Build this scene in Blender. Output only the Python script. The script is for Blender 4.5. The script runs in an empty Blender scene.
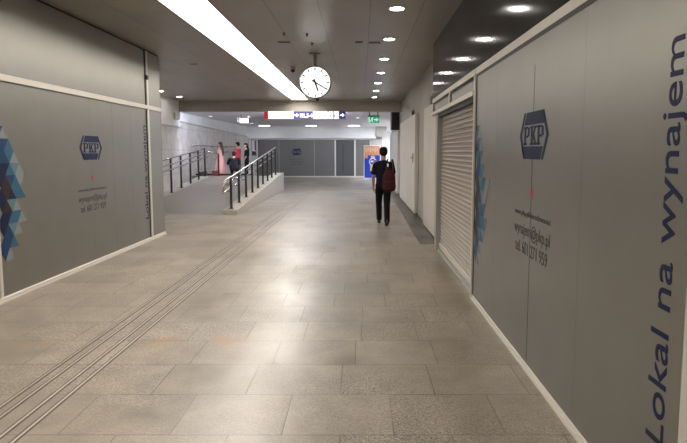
import bpy, bmesh, math, random
from mathutils import Vector, Matrix
random.seed(7)
S = bpy.context.scene
COL = S.collection
PI = math.pi

# ------------------------------------------------------------------ materials
def mat(name, col, rough=.5, metal=0.0, spec=.5, emit=None, estr=0.0, noise=0.0, nscale=8.0, bump=0.0, bscale=60.0):
    m = bpy.data.materials.new(name); m.use_nodes = True
    nt = m.node_tree; b = nt.nodes['Principled BSDF']
    b.inputs['Base Color'].default_value = (*col, 1)
    b.inputs['Roughness'].default_value = rough
    b.inputs['Metallic'].default_value = metal
    b.inputs['Specular IOR Level'].default_value = spec
    if emit:
        b.inputs['Emission Color'].default_value = (*emit, 1)
        b.inputs['Emission Strength'].default_value = estr
    if noise > 0:
        g = nt.nodes.new('ShaderNodeNewGeometry')
        n = nt.nodes.new('ShaderNodeTexNoise'); n.inputs['Scale'].default_value = nscale; n.inputs['Detail'].default_value = 5
        r = nt.nodes.new('ShaderNodeMapRange'); r.inputs[1].default_value = .3; r.inputs[2].default_value = .7
        r.inputs[3].default_value = 1 - noise; r.inputs[4].default_value = 1 + noise
        h = nt.nodes.new('ShaderNodeVectorMath'); h.operation = 'SCALE'
        h.inputs[0].default_value = col
        nt.links.new(g.outputs['Position'], n.inputs['Vector'])
        nt.links.new(n.outputs['Fac'], r.inputs[0]); nt.links.new(r.outputs[0], h.inputs['Scale'])
        nt.links.new(h.outputs[0], b.inputs['Base Color'])
    if bump > 0:
        g = nt.nodes.new('ShaderNodeNewGeometry')
        n = nt.nodes.new('ShaderNodeTexNoise'); n.inputs['Scale'].default_value = bscale
        bp = nt.nodes.new('ShaderNodeBump'); bp.inputs['Strength'].default_value = bump; bp.inputs['Distance'].default_value = .01
        nt.links.new(g.outputs['Position'], n.inputs['Vector'])
        nt.links.new(n.outputs['Fac'], bp.inputs['Height']); nt.links.new(bp.outputs[0], b.inputs['Normal'])
    return m

class NG:
    """tiny helper for node maths"""
    def __init__(s, m): s.nt = m.node_tree
    def new(s, t): return s.nt.nodes.new(t)
    def put(s, v, sock):
        if isinstance(v, (int, float)): sock.default_value = v
        elif isinstance(v, tuple): sock.default_value = v
        else: s.nt.links.new(v, sock)
    def m(s, op, a, b=0.0, c=None):
        n = s.new('ShaderNodeMath'); n.operation = op
        s.put(a, n.inputs[0]); s.put(b, n.inputs[1])
        if c is not None: s.put(c, n.inputs[2])
        return n.outputs[0]
    def mix(s, f, a, b):
        n = s.new('ShaderNodeMix'); n.data_type = 'RGBA'
        s.put(f, n.inputs[0]); s.put(a, n.inputs[6]); s.put(b, n.inputs[7]); return n.outputs[2]
    def noise(s, v, scale, detail=4):
        n = s.new('ShaderNodeTexNoise'); n.inputs['Scale'].default_value = scale; n.inputs['Detail'].default_value = detail
        s.put(v, n.inputs['Vector']); return n.outputs['Fac']
    def white1(s, w):
        n = s.new('ShaderNodeTexWhiteNoise'); n.noise_dimensions = '1D'; s.put(w, n.inputs['W']); return n.outputs['Value']
    def rng(s, v, a, b, c, d):
        n = s.new('ShaderNodeMapRange'); s.put(v, n.inputs[0])
        for i, q in enumerate((a, b, c, d)): s.put(q, n.inputs[i + 1])
        return n.outputs[0]
    def pos(s):
        g = s.new('ShaderNodeNewGeometry'); sp = s.new('ShaderNodeSeparateXYZ')
        s.nt.links.new(g.outputs['Position'], sp.inputs[0])
        return g.outputs['Position'], sp.outputs[0], sp.outputs[1], sp.outputs[2]

def floor_mat():
    m = bpy.data.materials.new('granite_tiles'); m.use_nodes = True
    g = NG(m); b = m.node_tree.nodes['Principled BSDF']
    P, X, Y, Z = g.pos()
    D = .4955
    v = g.m('DIVIDE', g.m('SUBTRACT', Y, 2.841), D)
    row = g.m('FLOOR', v); fv = g.m('FRACT', v)
    r1 = g.white1(g.m('ADD', row, .37)); r2 = g.white1(g.m('ADD', row, 71.3))
    w = g.m('ADD', .5, g.m('MULTIPLY', r1, .16))
    u = g.m('DIVIDE', g.m('ADD', g.m('ADD', X, 9.62), g.m('MULTIPLY', r2, .6)), w)
    c = g.m('FLOOR', u); fu = g.m('FRACT', u)
    dv = g.m('MULTIPLY', g.m('MINIMUM', fv, g.m('SUBTRACT', 1, fv)), D)
    du = g.m('MULTIPLY', g.m('MINIMUM', fu, g.m('SUBTRACT', 1, fu)), w)
    d = g.m('MINIMUM', du, dv)
    seam = g.m('MULTIPLY', g.rng(d, .0015, .0055, 1, 0), g.rng(g.noise(P, 1.7, 3), .35, .65, .35, 1.0))
    tid = g.white1(g.m('ADD', g.m('MULTIPLY', row, 13.17), g.m('MULTIPLY', c, 3.31)))
    tid2 = g.white1(g.m('ADD', g.m('MULTIPLY', row, 5.71), g.m('MULTIPLY', c, 9.77)))
    sp = g.noise(P, 95, 3); sp2 = g.noise(P, 38, 4); big = g.noise(P, .9, 5); mid = g.noise(P, 5, 5)
    worn = g.m('MULTIPLY', g.rng(tid, .1, .8, .45, 1), g.rng(g.noise(P, .55, 5), .40, .58, .25, 1.15))
    spk = g.m('ADD', g.m('MULTIPLY', g.m('SUBTRACT', sp, .5), 3.8), g.m('MULTIPLY', g.m('SUBTRACT', sp2, .5), 1.6))
    val = g.m('ADD', 1.0, g.m('MULTIPLY', spk, worn))
    val = g.m('MULTIPLY', val, g.rng(tid2, 0, 1, .90, 1.07))
    val = g.m('MULTIPLY', val, g.rng(mid, .3, .7, .80, 1.12))
    val = g.m('MULTIPLY', val, g.rng(big, .3, .7, .80, 1.16))
    val = g.m('MAXIMUM', val, .12)
    # dark blotches where the stone is chipped along a few joints
    chip = g.m('MULTIPLY', g.rng(d, .0, .05, 1, 0), g.m('GREATER_THAN', g.noise(P, 2.3, 3), .70))
    sm = g.m('MAXIMUM', g.m('MULTIPLY', seam, .88), g.m('MULTIPLY', chip, .55))
    val = g.m('MULTIPLY', val, g.m('SUBTRACT', 1, sm))
    h = g.new('ShaderNodeVectorMath'); h.operation = 'SCALE'; h.inputs[0].default_value = (.245, .208, .160)
    g.put(val, h.inputs['Scale'])
    # rusty stains in a row across the walkway
    band = g.m('MULTIPLY', g.rng(g.m('ABSOLUTE', g.m('SUBTRACT', Y, 4.33)), .03, .17, 1, 0), g.m('MULTIPLY', g.m('GREATER_THAN', X, -2.9), g.m('LESS_THAN', X, -.75)))
    st = g.m('MULTIPLY', band, g.rng(g.noise(P, 3.1, 4), .5, .62, 0, .6))
    colr = g.mix(st, h.outputs[0], (.30, .15, .055, 1))
    g.put(colr, b.inputs['Base Color'])
    g.put(g.m('ADD', g.rng(mid, .3, .7, .27, .33), g.m('MULTIPLY', worn, .15)), b.inputs['Roughness'])
    b.inputs['Specular IOR Level'].default_value = .85
    bp = g.new('ShaderNodeBump'); bp.inputs['Strength'].default_value = .12; bp.inputs['Distance'].default_value = .004
    g.put(g.m('SUBTRACT', g.m('MULTIPLY', spk, worn), g.m('MULTIPLY', seam, 2.0)), bp.inputs['Height'])
    g.nt.links.new(bp.outputs[0], b.inputs['Normal'])
    return m

def dark_reflection_mat():  # dark floor reflection beside the boards, painted as blotchy colour
    m = bpy.data.materials.new('dark_reflection_paint'); m.use_nodes = True
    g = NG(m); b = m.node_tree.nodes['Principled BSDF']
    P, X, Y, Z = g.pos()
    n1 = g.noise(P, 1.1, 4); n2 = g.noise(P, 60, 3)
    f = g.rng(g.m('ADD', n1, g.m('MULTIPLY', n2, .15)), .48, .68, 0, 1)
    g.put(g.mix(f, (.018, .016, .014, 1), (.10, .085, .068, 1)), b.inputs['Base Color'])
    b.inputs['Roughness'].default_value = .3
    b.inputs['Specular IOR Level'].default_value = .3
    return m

def ceiling_mat():
    m = bpy.data.materials.new('ceiling_panels'); m.use_nodes = True
    g = NG(m); b = m.node_tree.nodes['Principled BSDF']
    P, X, Y, Z = g.pos()
    def seam(c, off, per, wd):
        f = g.m('FRACT', g.m('DIVIDE', g.m('SUBTRACT', c, off), per))
        return g.rng(g.m('MULTIPLY', g.m('MINIMUM', f, g.m('SUBTRACT', 1, f)), per), wd * .4, wd, 1, 0)
    s1 = seam(X, .125, .665, .008); s2 = seam(Y, 8.75, 1.8, .006)
    ix = g.m('FLOOR', g.m('DIVIDE', g.m('SUBTRACT', X, .125), .665)); iy = g.m('FLOOR', g.m('DIVIDE', g.m('SUBTRACT', Y, 8.75), 1.8))
    t = g.white1(g.m('ADD', g.m('MULTIPLY', ix, 7.3), g.m('MULTIPLY', iy, 3.77)))
    val = g.m('MULTIPLY', g.rng(t, 0, 1, .92, 1.06), g.rng(g.noise(P, 1.2, 4), .3, .7, .92, 1.06))
    val = g.m('MULTIPLY', val, g.m('SUBTRACT', 1, g.m('MAXIMUM', g.m('MULTIPLY', s1, .6), g.m('MULTIPLY', s2, .3))))
    h = g.new('ShaderNodeVectorMath'); h.operation = 'SCALE'; h.inputs[0].default_value = (.29, .262, .23)
    g.put(val, h.inputs['Scale']); g.put(h.outputs[0], b.inputs['Base Color'])
    b.inputs['Roughness'].default_value = .33
    return m

def tilewall_mat():
    m = bpy.data.materials.new('stone_cladding'); m.use_nodes = True
    g = NG(m); b = m.node_tree.nodes['Principled BSDF']
    P, X, Y, Z = g.pos()
    def seam(c, per):
        f = g.m('FRACT', g.m('DIVIDE', c, per))
        return g.rng(g.m('MULTIPLY', g.m('MINIMUM', f, g.m('SUBTRACT', 1, f)), per), .004, .012, 1, 0)
    s = g.m('MAXIMUM', seam(Y, 1.2), seam(Z, .85))
    val = g.m('MULTIPLY', g.rng(g.noise(P, 2.5, 6), .3, .7, .8, 1.12), g.m('SUBTRACT', 1, g.m('MULTIPLY', s, .4)))
    h = g.new('ShaderNodeVectorMath'); h.operation = 'SCALE'; h.inputs[0].default_value = (.56, .52, .47)
    g.put(val, h.inputs['Scale']); g.put(h.outputs[0], b.inputs['Base Color'])
    b.inputs['Roughness'].default_value = .4
    return m

M = {}
M['floor'] = floor_mat(); M['dark_reflection'] = dark_reflection_mat(); M['ceiling'] = ceiling_mat(); M['stone'] = tilewall_mat()
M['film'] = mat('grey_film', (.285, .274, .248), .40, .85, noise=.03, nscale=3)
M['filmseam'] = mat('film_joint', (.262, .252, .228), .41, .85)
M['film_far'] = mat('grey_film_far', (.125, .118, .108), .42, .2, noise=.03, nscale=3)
M['film_dark'] = mat('grey_film_dark', (.055, .055, .053), .4)
M['alu'] = mat('pale_aluminium', (.62, .58, .52), .38, .25)
M['alu_grey'] = mat('grey_aluminium', (.36, .35, .32), .4, .3)
M['gasket'] = mat('black_gasket', (.015, .015, .015), .5)
M['navy'] = mat('navy_print', (.010, .016, .055), .5, spec=.2)
M['navygrey'] = mat('grey_blue_print', (.055, .056, .064), .5, spec=.2)
M['silver_print'] = mat('silver_print', (.33, .33, .33), .4)
M['red'] = mat('red_sticker', (.55, .03, .03), .5)
M['tri0'] = mat('print_night_blue', (.008, .014, .04), .5, spec=.2)
M['tri1'] = mat('print_deep_blue', (.014, .04, .10), .5, spec=.2)
M['tri2'] = mat('print_sea_blue', (.035, .095, .155), .5, spec=.2)
M['tri3'] = mat('print_teal', (.09, .15, .18), .5, spec=.2)
M['tri4'] = mat('print_pale_teal', (.18, .20, .20), .5, spec=.2)
M['tri5'] = mat('print_dark_brown', (.035, .02, .018), .5, spec=.2)
M['fascia'] = mat('gloss_black', (.004, .004, .004), .10, spec=.22)
M['shutter'] = mat('shutter_paint', (.34, .295, .25), .42, .2)
M['plaster'] = mat('white_plaster', (.70, .69, .67), .7, noise=.04, nscale=1.5)
M['wallgrey'] = mat('grey_beige_wall', (.36, .33, .29), .5, noise=.04, nscale=1.5)
M['board'] = mat('hoarding_board', (.60, .56, .50), .5, noise=.05, nscale=2)
M['beam'] = mat('beam_paint', (.40, .37, .33), .45, noise=.03)
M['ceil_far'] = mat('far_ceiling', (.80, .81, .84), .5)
M['dark'] = mat('dark_gap', (.02, .018, .016), .6)
M['steel'] = mat('stainless_steel', (.62, .60, .57), .25, .95)
M['groove'] = mat('groove_dirt', (.075, .06, .045), .6)
M['steel_floor'] = mat('floor_steel', (.44, .39, .33), .3, .5)
M['black'] = mat('black_paint', (.012, .012, .012), .4)
M['concrete'] = mat('granite_ramp', (.19, .165, .135), .32, noise=.12, nscale=14)
M['curb'] = mat('granite_kerb', (.40, .36, .30), .4, noise=.12, nscale=20)
M['strip'] = mat('strip_diffuser', (.8, .8, .8), .5, emit=(1, .935, .86), estr=14.5)
M['lens'] = mat('downlight_lens', (.8, .8, .8), .5, emit=(1, .95, .88), estr=60.0)
M['lens_cool'] = mat('cool_lens', (.8, .8, .8), .5, emit=(.88, .93, 1), estr=14.0)
M['lens_mid'] = mat('passage_lens', (.8, .8, .8), .5, emit=(.76, .83, 1), estr=75.0)
M['lens_strong'] = mat('added_lamp_lens', (.8, .8, .8), .5, emit=(.74, .81, 1), estr=165.0)  # glow of the unseen lamps added beyond the beam
M['slotside'] = mat('slot_side', (.22, .21, .2), .6)
M['trimw'] = mat('white_trim', (.75, .73, .7), .35)
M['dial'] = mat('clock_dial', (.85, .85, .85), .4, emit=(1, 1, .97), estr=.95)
M['case'] = mat('clock_case', (.10, .095, .085), .35, .5)
M['signred'] = mat('sign_red', (.35, .015, .03), .4, emit=(.6, .01, .04), estr=.35)
M['signwhite'] = mat('sign_white', (.85, .85, .85), .4, emit=(1, 1, 1), estr=.95)
M['signblue'] = mat('sign_blue', (.03, .03, .16), .4, emit=(.03, .03, .30), estr=.3)
M['signgrey'] = mat('sign_grey', (.3, .3, .32), .4, emit=(.7, .7, .75), estr=.25)
M['exitgreen'] = mat('exit_green', (.01, .30, .16), .4, emit=(.01, .50, .27), estr=.4)
M['exitwhite'] = mat('exit_white', (.8, .9, .85), .4, emit=(.8, 1, .9), estr=.4)
M['adblue'] = mat('poster_blue', (.012, .06, .55), .4)
M['adorange'] = mat('poster_orange', (.78, .36, .17), .5)
M['adpale'] = mat('poster_pale', (.80, .55, .36), .5)
M['adyellow'] = mat('poster_yellow', (.85, .62, .22), .5)
M['adwhite'] = mat('poster_white', (.85, .86, .9), .5)
M['skin'] = mat('skin', (.33, .17, .11), .5)
M['skin2'] = mat('skin_light', (.52, .30, .22), .5)
M['hair'] = mat('black_hair', (.007, .006, .006), .7, spec=.15, bump=.6, bscale=70)
M['hair2'] = mat('brown_hair', (.03, .016, .012), .5, bump=.6, bscale=60)
M['navycloth'] = mat('navy_cotton', (.010, .011, .018), .9, spec=.1, bump=.4, bscale=25)
M['trouser'] = mat('black_cotton', (.009, .009, .011), .9, spec=.1, bump=.4, bscale=20)
M['shoe'] = mat('dark_shoe', (.012, .011, .011), .5)
M['sole'] = mat('shoe_sole', (.05, .045, .04), .7)
M['maroon'] = mat('maroon_nylon', (.048, .009, .012), .7, spec=.2, bump=.3, bscale=40)
M['maroon2'] = mat('maroon_webbing', (.04, .010, .011), .7)
M['pink'] = mat('pink_cotton', (.72, .33, .30), .8, bump=.3, bscale=20)
M['cream'] = mat('cream_cotton', (.78, .62, .45), .8)
M['redcloth'] = mat('red_cotton', (.52, .03, .045), .8, bump=.3, bscale=25)
M['greycloth'] = mat('grey_cotton', (.09, .09, .09), .85)
M['whitecloth'] = mat('white_cotton', (.65, .6, .58), .85)
M['bagred'] = mat('dark_red_bag', (.20, .03, .035), .6)
M['eye'] = mat('eye', (.02, .015, .012), .3)
M['lip'] = mat('lips', (.28, .09, .08), .5)

# ------------------------------------------------------------------ mesh helpers
class MB:
    def __init__(s): s.bm = bmesh.new(); s.mi = 0
    def _mark(s, faces):
        for f in faces: f.material_index = s.mi
    def box(s, x0, x1, y0, y1, z0, z1, bev=0.0, seg=1):
        n0 = len(s.bm.faces)
        b = bmesh.new()
        bmesh.ops.create_cube(b, size=1)
        for v in b.verts: v.co = Vector(((x0 + x1) / 2 + v.co.x * (x1 - x0), (y0 + y1) / 2 + v.co.y * (y1 - y0), (z0 + z1) / 2 + v.co.z * (z1 - z0)))
        if bev > 0: bmesh.ops.bevel(b, geom=b.edges[:], offset=bev, segments=seg, profile=.5, affect='EDGES')
        s.merge(b); return s
    def merge(s, b, mtx=None):
        if mtx is not None: b.transform(mtx)
        me = bpy.data.meshes.new('t'); 
        for f in b.faces: f.material_index = s.mi
        b.to_mesh(me); b.free(); s.bm.from_mesh(me); bpy.data.meshes.remove(me)
    def prism(s, pts, axis, a0, a1):
        """closed polygon pts (2d) extruded along axis 'X','Y' or 'Z' from a0 to a1"""
        def P(p, a):
            return {'X': (a, p[0], p[1]), 'Y': (p[0], a, p[1]), 'Z': (p[0], p[1], a)}[axis]
        A = [s.bm.verts.new(P(p, a0)) for p in pts]; B = [s.bm.verts.new(P(p, a1)) for p in pts]
        fs = [s.bm.faces.new(A), s.bm.faces.new(B[::-1])]
        n = len(pts)
        for i in range(n): fs.append(s.bm.faces.new((A[i], B[i], B[(i + 1) % n], A[(i + 1) % n])))
        s._mark(fs); bmesh.ops.recalc_face_normals(s.bm, faces=fs); return s
    def tube(s, pts, r, n=10, caps=True):
        pts = [Vector(p) for p in pts]; rings = []
        for i, p in enumerate(pts):
            t = (pts[min(i + 1, len(pts) - 1)] - pts[max(i - 1, 0)]).normalized()
            a = Vector((0, 0, 1)) if abs(t.z) < .9 else Vector((1, 0, 0))
            u = t.cross(a).normalized(); w = t.cross(u)
            rr = r[i] if isinstance(r, (list, tuple)) else r
            rings.append([s.bm.verts.new(p + (u * math.cos(k * 2 * PI / n) + w * math.sin(k * 2 * PI / n)) * rr) for k in range(n)])
        fs = []
        for A, B in zip(rings, rings[1:]):
            for k in range(n): fs.append(s.bm.faces.new((A[k], A[(k + 1) % n], B[(k + 1) % n], B[k])))
        if caps: fs += [s.bm.faces.new(rings[0][::-1]), s.bm.faces.new(rings[-1])]
        for f in fs: f.smooth = True
        s._mark(fs); bmesh.ops.recalc_face_normals(s.bm, faces=fs); return s
    def lathe(s, prof, mtx, n=32):
        """profile [(r,z)] turned about local Z, placed by mtx"""
        b = bmesh.new(); rings = []
        for r, z in prof:
            rings.append([b.verts.new((r * math.cos(k * 2 * PI / n), r * math.sin(k * 2 * PI / n), z)) for k in range(n)] if r > 1e-6 else [b.verts.new((0, 0, z))])
        for A, B in zip(rings, rings[1:]):
            for k in range(n):
                q = [A[k % len(A)], A[(k + 1) % len(A)], B[(k + 1) % len(B)], B[k % len(B)]]
                q = list(dict.fromkeys(q))
                if len(q) > 2: b.faces.new(q)
        bmesh.ops.recalc_face_normals(b, faces=b.faces[:])
        s.merge(b, mtx); return s
    def poly(s, pts):
        f = s.bm.faces.new([s.bm.verts.new(p) for p in pts]); s._mark([f]); return s

def link(name, me, mats, parent=None, org=(0, 0, 0)):
    o = bpy.data.objects.new(name, me); COL.objects.link(o)
    for m in (mats if isinstance(mats, (list, tuple)) else [mats]): me.materials.append(M[m])
    me.transform(Matrix.Translation(-Vector(org)))
    if parent: o.parent = parent
    else: o.location = org
    return o
def build(name, mb, mats, parent=None, org=(0, 0, 0)):
    me = bpy.data.meshes.new(name); mb.bm.to_mesh(me); mb.bm.free()
    return link(name, me, mats, parent, org)
def tag(o, label, cat, group=None):
    o['label'] = label; o['category'] = cat
    if group: o['group'] = group
    return o
def struct(name, mb, m):
    o = build(name, mb, m); o['kind'] = 'structure'; return o
class Thing:
    def __init__(s, name, label, cat, loc, group=None):
        s.o = bpy.data.objects.new(name, None); COL.objects.link(s.o); s.o.location = loc
        s.o.empty_display_size = .1; s.loc = Vector(loc); tag(s.o, label, cat, group)
    def part(s, name, mb, mats, parent=None, label=None):
        o = build(name, mb, mats, parent or s.o, s.loc)
        if label: o['label'] = label
        return o
    def mesh(s, name, me, mats, parent=None, label=None):
        o = link(name, me, mats, parent or s.o, s.loc)
        if label: o['label'] = label
        return o
def copy_tree(o, parent=None):
    c = o.copy(); COL.objects.link(c)
    if parent: c.parent = parent
    for ch in list(o.children): copy_tree(ch, c)
    return c

def text_mesh(body, size, mtx, extrude=.0008, xscale=1.0, width=None, align='LEFT', height=None, offset=0.0):
    cu = bpy.data.curves.new('txt', 'FONT'); cu.body = body; cu.size = size; cu.extrude = extrude; cu.align_x = align
    cu.resolution_u = 4; cu.offset = offset
    o = bpy.data.objects.new('txt', cu); COL.objects.link(o)
    dg = bpy.context.evaluated_depsgraph_get(); dg.update()
    me = bpy.data.meshes.new_from_object(o.evaluated_get(dg))
    bpy.data.objects.remove(o); bpy.data.curves.remove(cu)
    if width:
        xs = [v.co.x for v in me.vertices]; x0, x1 = min(xs), max(xs)
        k = width / (x1 - x0); off = x0 if align == 'LEFT' else (x0 + x1) / 2
        for v in me.vertices: v.co.x = (v.co.x - off) * k
    if height:
        ys = [v.co.y for v in me.vertices]; k = height / (max(ys) - min(ys))
        for v in me.vertices: v.co.y *= k
    me.transform(mtx); me.materials.clear(); return me

def hull_body(segs, voxel, smooth=6, name='b'):
    """one continuous skin: swept ellipsoids joined by a voxel remesh"""
    b = bmesh.new()
    def ell(bm, c, r):
        r = r if isinstance(r, (tuple, list)) else (r, r, r)
        d = bmesh.ops.create_icosphere(bm, subdivisions=2, radius=1)
        for v in d['verts']: v.co = Vector(c) + Vector((v.co.x * r[0], v.co.y * r[1], v.co.z * r[2]))
        return d['verts']
    for p0, r0, p1, r1 in segs:
        t = bmesh.new(); ell(t, p0, r0); ell(t, p1, r1)
        h = bmesh.ops.convex_hull(t, input=t.verts[:])
        bmesh.ops.delete(t, geom=list({e for e in h['geom_interior'] + h['geom_unused'] if isinstance(e, bmesh.types.BMVert)}), context='VERTS')
        me = bpy.data.meshes.new('t'); t.to_mesh(me); t.free(); b.from_mesh(me); bpy.data.meshes.remove(me)
    me = bpy.data.meshes.new('t'); b.to_mesh(me); b.free()
    o = bpy.data.objects.new('t', me); COL.objects.link(o)
    r = o.modifiers.new('r', 'REMESH'); r.mode = 'VOXEL'; r.voxel_size = voxel; r.use_smooth_shade = True
    s = o.modifiers.new('s', 'SMOOTH'); s.iterations = smooth; s.factor = .5
    dg = bpy.context.evaluated_depsgraph_get(); dg.update()
    out = bpy.data.meshes.new_from_object(o.evaluated_get(dg)); out.name = name
    bpy.data.objects.remove(o); bpy.data.meshes.remove(me)
    for p in out.polygons: p.use_smooth = True
    return out

# ------------------------------------------------------------------ camera
H = 1.65; F = 510.0; W_, H_ = 687.0, 443.0
CX, CY, VY = 360.8, 197.5, 151.3
cam = bpy.data.cameras.new('camera'); co = bpy.data.objects.new('camera', cam); COL.objects.link(co)
cam.sensor_fit = 'HORIZONTAL'; cam.sensor_width = 36; cam.lens = F / W_ * 36
cam.shift_x = (W_ / 2 - CX) / W_; cam.shift_y = (CY - H_ / 2) / W_
co.location = (0, 0, H); co.rotation_euler = (PI / 2 - math.atan((CY - VY) / F), 0, 0)
cam.clip_start = .05; cam.clip_end = 200
S.camera = co

# ------------------------------------------------------------------ setting
CE = 3.5; XL = -3.92; XR = 1.255; YB = -4.0
mb = MB(); mb.box(-7.6, 6.2, YB - .2, 40.2, -.2, 0); struct('floor', mb, 'floor')
mb = MB(); mb.prism([(1.06, 9.0), (1.49, 9.0), (1.49, 24.6), (1.16, 24.6)], 'Z', .0003, .002); struct('floor_reflection_strip', mb, 'dark_reflection')  # thin sheet carrying the painted dark reflection along the boards
# ceiling: panels each side of the light slot, slot lid above it
mb = MB(); mb.box(-7.6, -2.50, YB - .2, 19.0, CE, CE + .25); mb.box(-1.885, 1.7, YB - .2, 19.0, CE, CE + .25)
mb.box(-2.50, -1.885, YB - .2, 19.0, CE + .14, CE + .25); struct('ceiling', mb, 'ceiling')
mb = MB(); mb.box(-7.6, 6.2, 19.32, 40.2, 3.2, 3.4); struct('ceiling_far', mb, 'ceil_far')
mb = MB(); mb.box(-7.6, 1.7, 19.0, 19.32, 3.11, CE + .2); struct('trim_1', mb, 'beam')       # downstand beam
mb = MB(); mb.box(-7.6, XL - .07, YB, 10.1, 0, CE); struct('wall_left', mb, 'plaster')
mb = MB(); mb.box(-6.9, -6.7, 10.1, 19.0, 2.52, CE); struct('wall_left_upper', mb, 'plaster')
mb = MB(); mb.box(-6.9, -6.66, 10.1, 19.0, 0, 2.5); struct('wall_left_lower', mb, 'stone')
mb = MB(); mb.box(-6.9, -6.60, 10.1, 19.0, 2.5, 2.56); struct('trim_2', mb, 'alu_grey')
mb = MB(); mb.box(-7.5, -7.2, 19.0, 32.7, 0, 3.2); struct('wall_left_far', mb, 'plaster')
mb = MB(); mb.prism([(19.3, 0), (32.7, 0), (32.7, 2.55), (19.3, 2.82)], 'X', -7.2, -7.16); struct('wall_left_far_cladding', mb, 'stone')
mb = MB(); mb.prism([(19.3, 2.82), (32.7, 2.55), (32.7, 2.59), (19.3, 2.87)], 'X', -7.2, -7.12); struct('trim_3', mb, 'alu_grey')
mb = MB(); mb.box(1.5, 1.75, YB, 25.0, 0, CE); struct('wall_right', mb, 'wallgrey')
mb = MB(); mb.box(-7.6, 1.75, YB - .2, YB, 0, CE); struct('wall_back', mb, 'wallgrey')
mb = MB(); mb.box(-7.5, .6, 32.7, 32.9, 0, 3.2); struct('wall_far', mb, 'plaster')
mb = MB(); mb.box(.6, 1.36, 32.7, 32.9, 0, 2.62); struct('wall_far_side', mb, 'wallgrey')
mb = MB(); mb.box(-7.2, .96, 32.3, 32.69, 2.46, 3.2); struct('trim_4', mb, 'plaster')
mb = MB(); mb.box(.96, 1.62, 32.2, 32.9, 2.56, 3.2); struct('trim_5', mb, 'wallgrey')
mb = MB(); mb.box(-7.5, 6.2, 39.9, 40.1, 0, 3.2); struct('wall_end', mb, 'plaster')
mb = MB(); mb.box(6.0, 6.2, 25.0, 40.0, 0, 3.2); struct('wall_right_far', mb, 'plaster')
mb = MB(); mb.box(1.75, 6.2, 24.9, 25.0, 0, 3.2); struct('wall_right_return', mb, 'plaster')
mb = MB(); mb.box(XL - .07, XL - .02, YB, 10.1, CE - .03, CE - .001); struct('trim_6', mb, 'dark')

# ------------------------------------------------------------------ light strip in the ceiling
t = Thing('ceiling_light_strip', 'long glowing white light strip set in the ceiling', 'ceiling light', (-2.19, 7, CE))
mb = MB(); mb.box(-2.485, -1.90, YB, 18.62, CE + .11, CE + .135); t.part('diffuser', mb, 'strip')
for x in (-2.494, -1.891):
    mb = MB(); mb.box(x - .005, x + .005, YB, 18.62, CE - .004, CE + .139); t.part('housing', mb, 'slotside')
mb = MB(); mb.box(-2.499, -1.886, 18.63, 18.995, CE - .004, CE + .139); t.part('end_cover', mb, 'beam')

# ------------------------------------------------------------------ downlights
def downlight(loc, label, group, lens='lens', r=.085):
    t = Thing('downlight', label, 'downlight', loc, group)
    mtx = Matrix.Translation(loc)
    mb = MB(); mb.lathe([(r, -.001), (r + .03, -.001), (r + .03, -.010), (r + .004, -.014), (r, -.006), (r, -.001)], mtx, 28); t.part('trim_ring', mb, 'trimw')
    mb = MB(); mb.lathe([(0, -.005), (r, -.005), (r, -.001), (0, -.001)], mtx, 28); t.part('lens', mb, lens)
    return t.o
ordn = ['nearest', 'second nearest', 'third nearest', 'fourth nearest', 'fifth nearest', 'second farthest', 'farthest']
d0 = downlight((.47, 6.806, CE), 'round ceiling downlight nearest the camera in the row right of the clock', 'downlights in the right-hand ceiling row')
for k in range(1, 7):
    c = copy_tree(d0); c.location = (.47, 6.806 + 1.813 * k, CE)
    c['label'] = f'round ceiling downlight, {ordn[k]} in the row right of the clock'
for k in range(-3, 0):
    c = copy_tree(d0); c.location = (.47, 6.806 + 1.813 * k, CE)
    c['label'] = 'round ceiling downlight of the same row, overhead beside the black fascia'
downlight((-6.15, 15.89, CE), 'round downlight half hidden behind the top corner of the left partition', 'downlights over the ramp')
downlight((-6.16, 17.56, CE), 'bright round downlight over the ramp just before the ceiling beam', 'downlights over the ramp')
for y in (12.2, 14.05): downlight((-6.15, y, CE), 'added unseen downlight over the ramp behind the left partition', 'downlights over the ramp')  # two unseen downlights added to light the ramp wall
downlight((-6.67, 22.85, 3.2), 'small downlight beyond the beam, left of the hanging light box, by the white wall', 'downlights beyond the beam', 'lens_cool')
downlight((-5.02, 23.0, 3.2), 'small downlight beyond the beam, right behind the hanging light box', 'downlights beyond the beam', 'lens_cool')
downlight((-6.0, 28.3, 3.2), 'smallest downlight beyond the beam, deep below and right of the hanging light box', 'downlights beyond the beam', 'lens_cool')
downlight((-.148, 23.86, 3.2), 'round downlight beyond the beam, just left of the green exit sign', 'downlights beyond the beam', 'lens_cool')
def panel_light(x, y, label, lx=.62, ly=.3, lens='lens_cool'):
    t = Thing('ceiling_panel_light', label, 'ceiling light', (x, y, 3.2), 'rectangular lights beyond the beam')
    mb = MB(); mb.box(x - lx / 2 - .02, x + lx / 2 + .02, y - ly / 2 - .02, y + ly / 2 + .02, 3.185, 3.1995); t.part('frame', mb, 'trimw')
    mb = MB(); mb.box(x - lx / 2, x + lx / 2, y - ly / 2, y + ly / 2, 3.178, 3.184); t.part('diffuser', mb, lens)
panel_light(-5.85, 31.2, 'leftmost of the three flat ceiling lights in front of the far white bulkhead')
panel_light(-3.0, 31.2, 'middle one of the three flat ceiling lights in front of the far white bulkhead')
panel_light(-.42, 31.2, 'rightmost of the three flat ceiling lights in front of the far white bulkhead')
t = Thing('added_batten_light', 'added unseen lamp on the back of the ceiling beam, brightening the far area', 'ceiling light', (-3, 19.4, 3.19))  # unseen lamp added to brighten the area beyond the beam
mb = MB(); mb.box(-7.0, -.5, 19.325, 19.36, 3.12, 3.198, .004); t.part('housing', mb, 'trimw')
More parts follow.
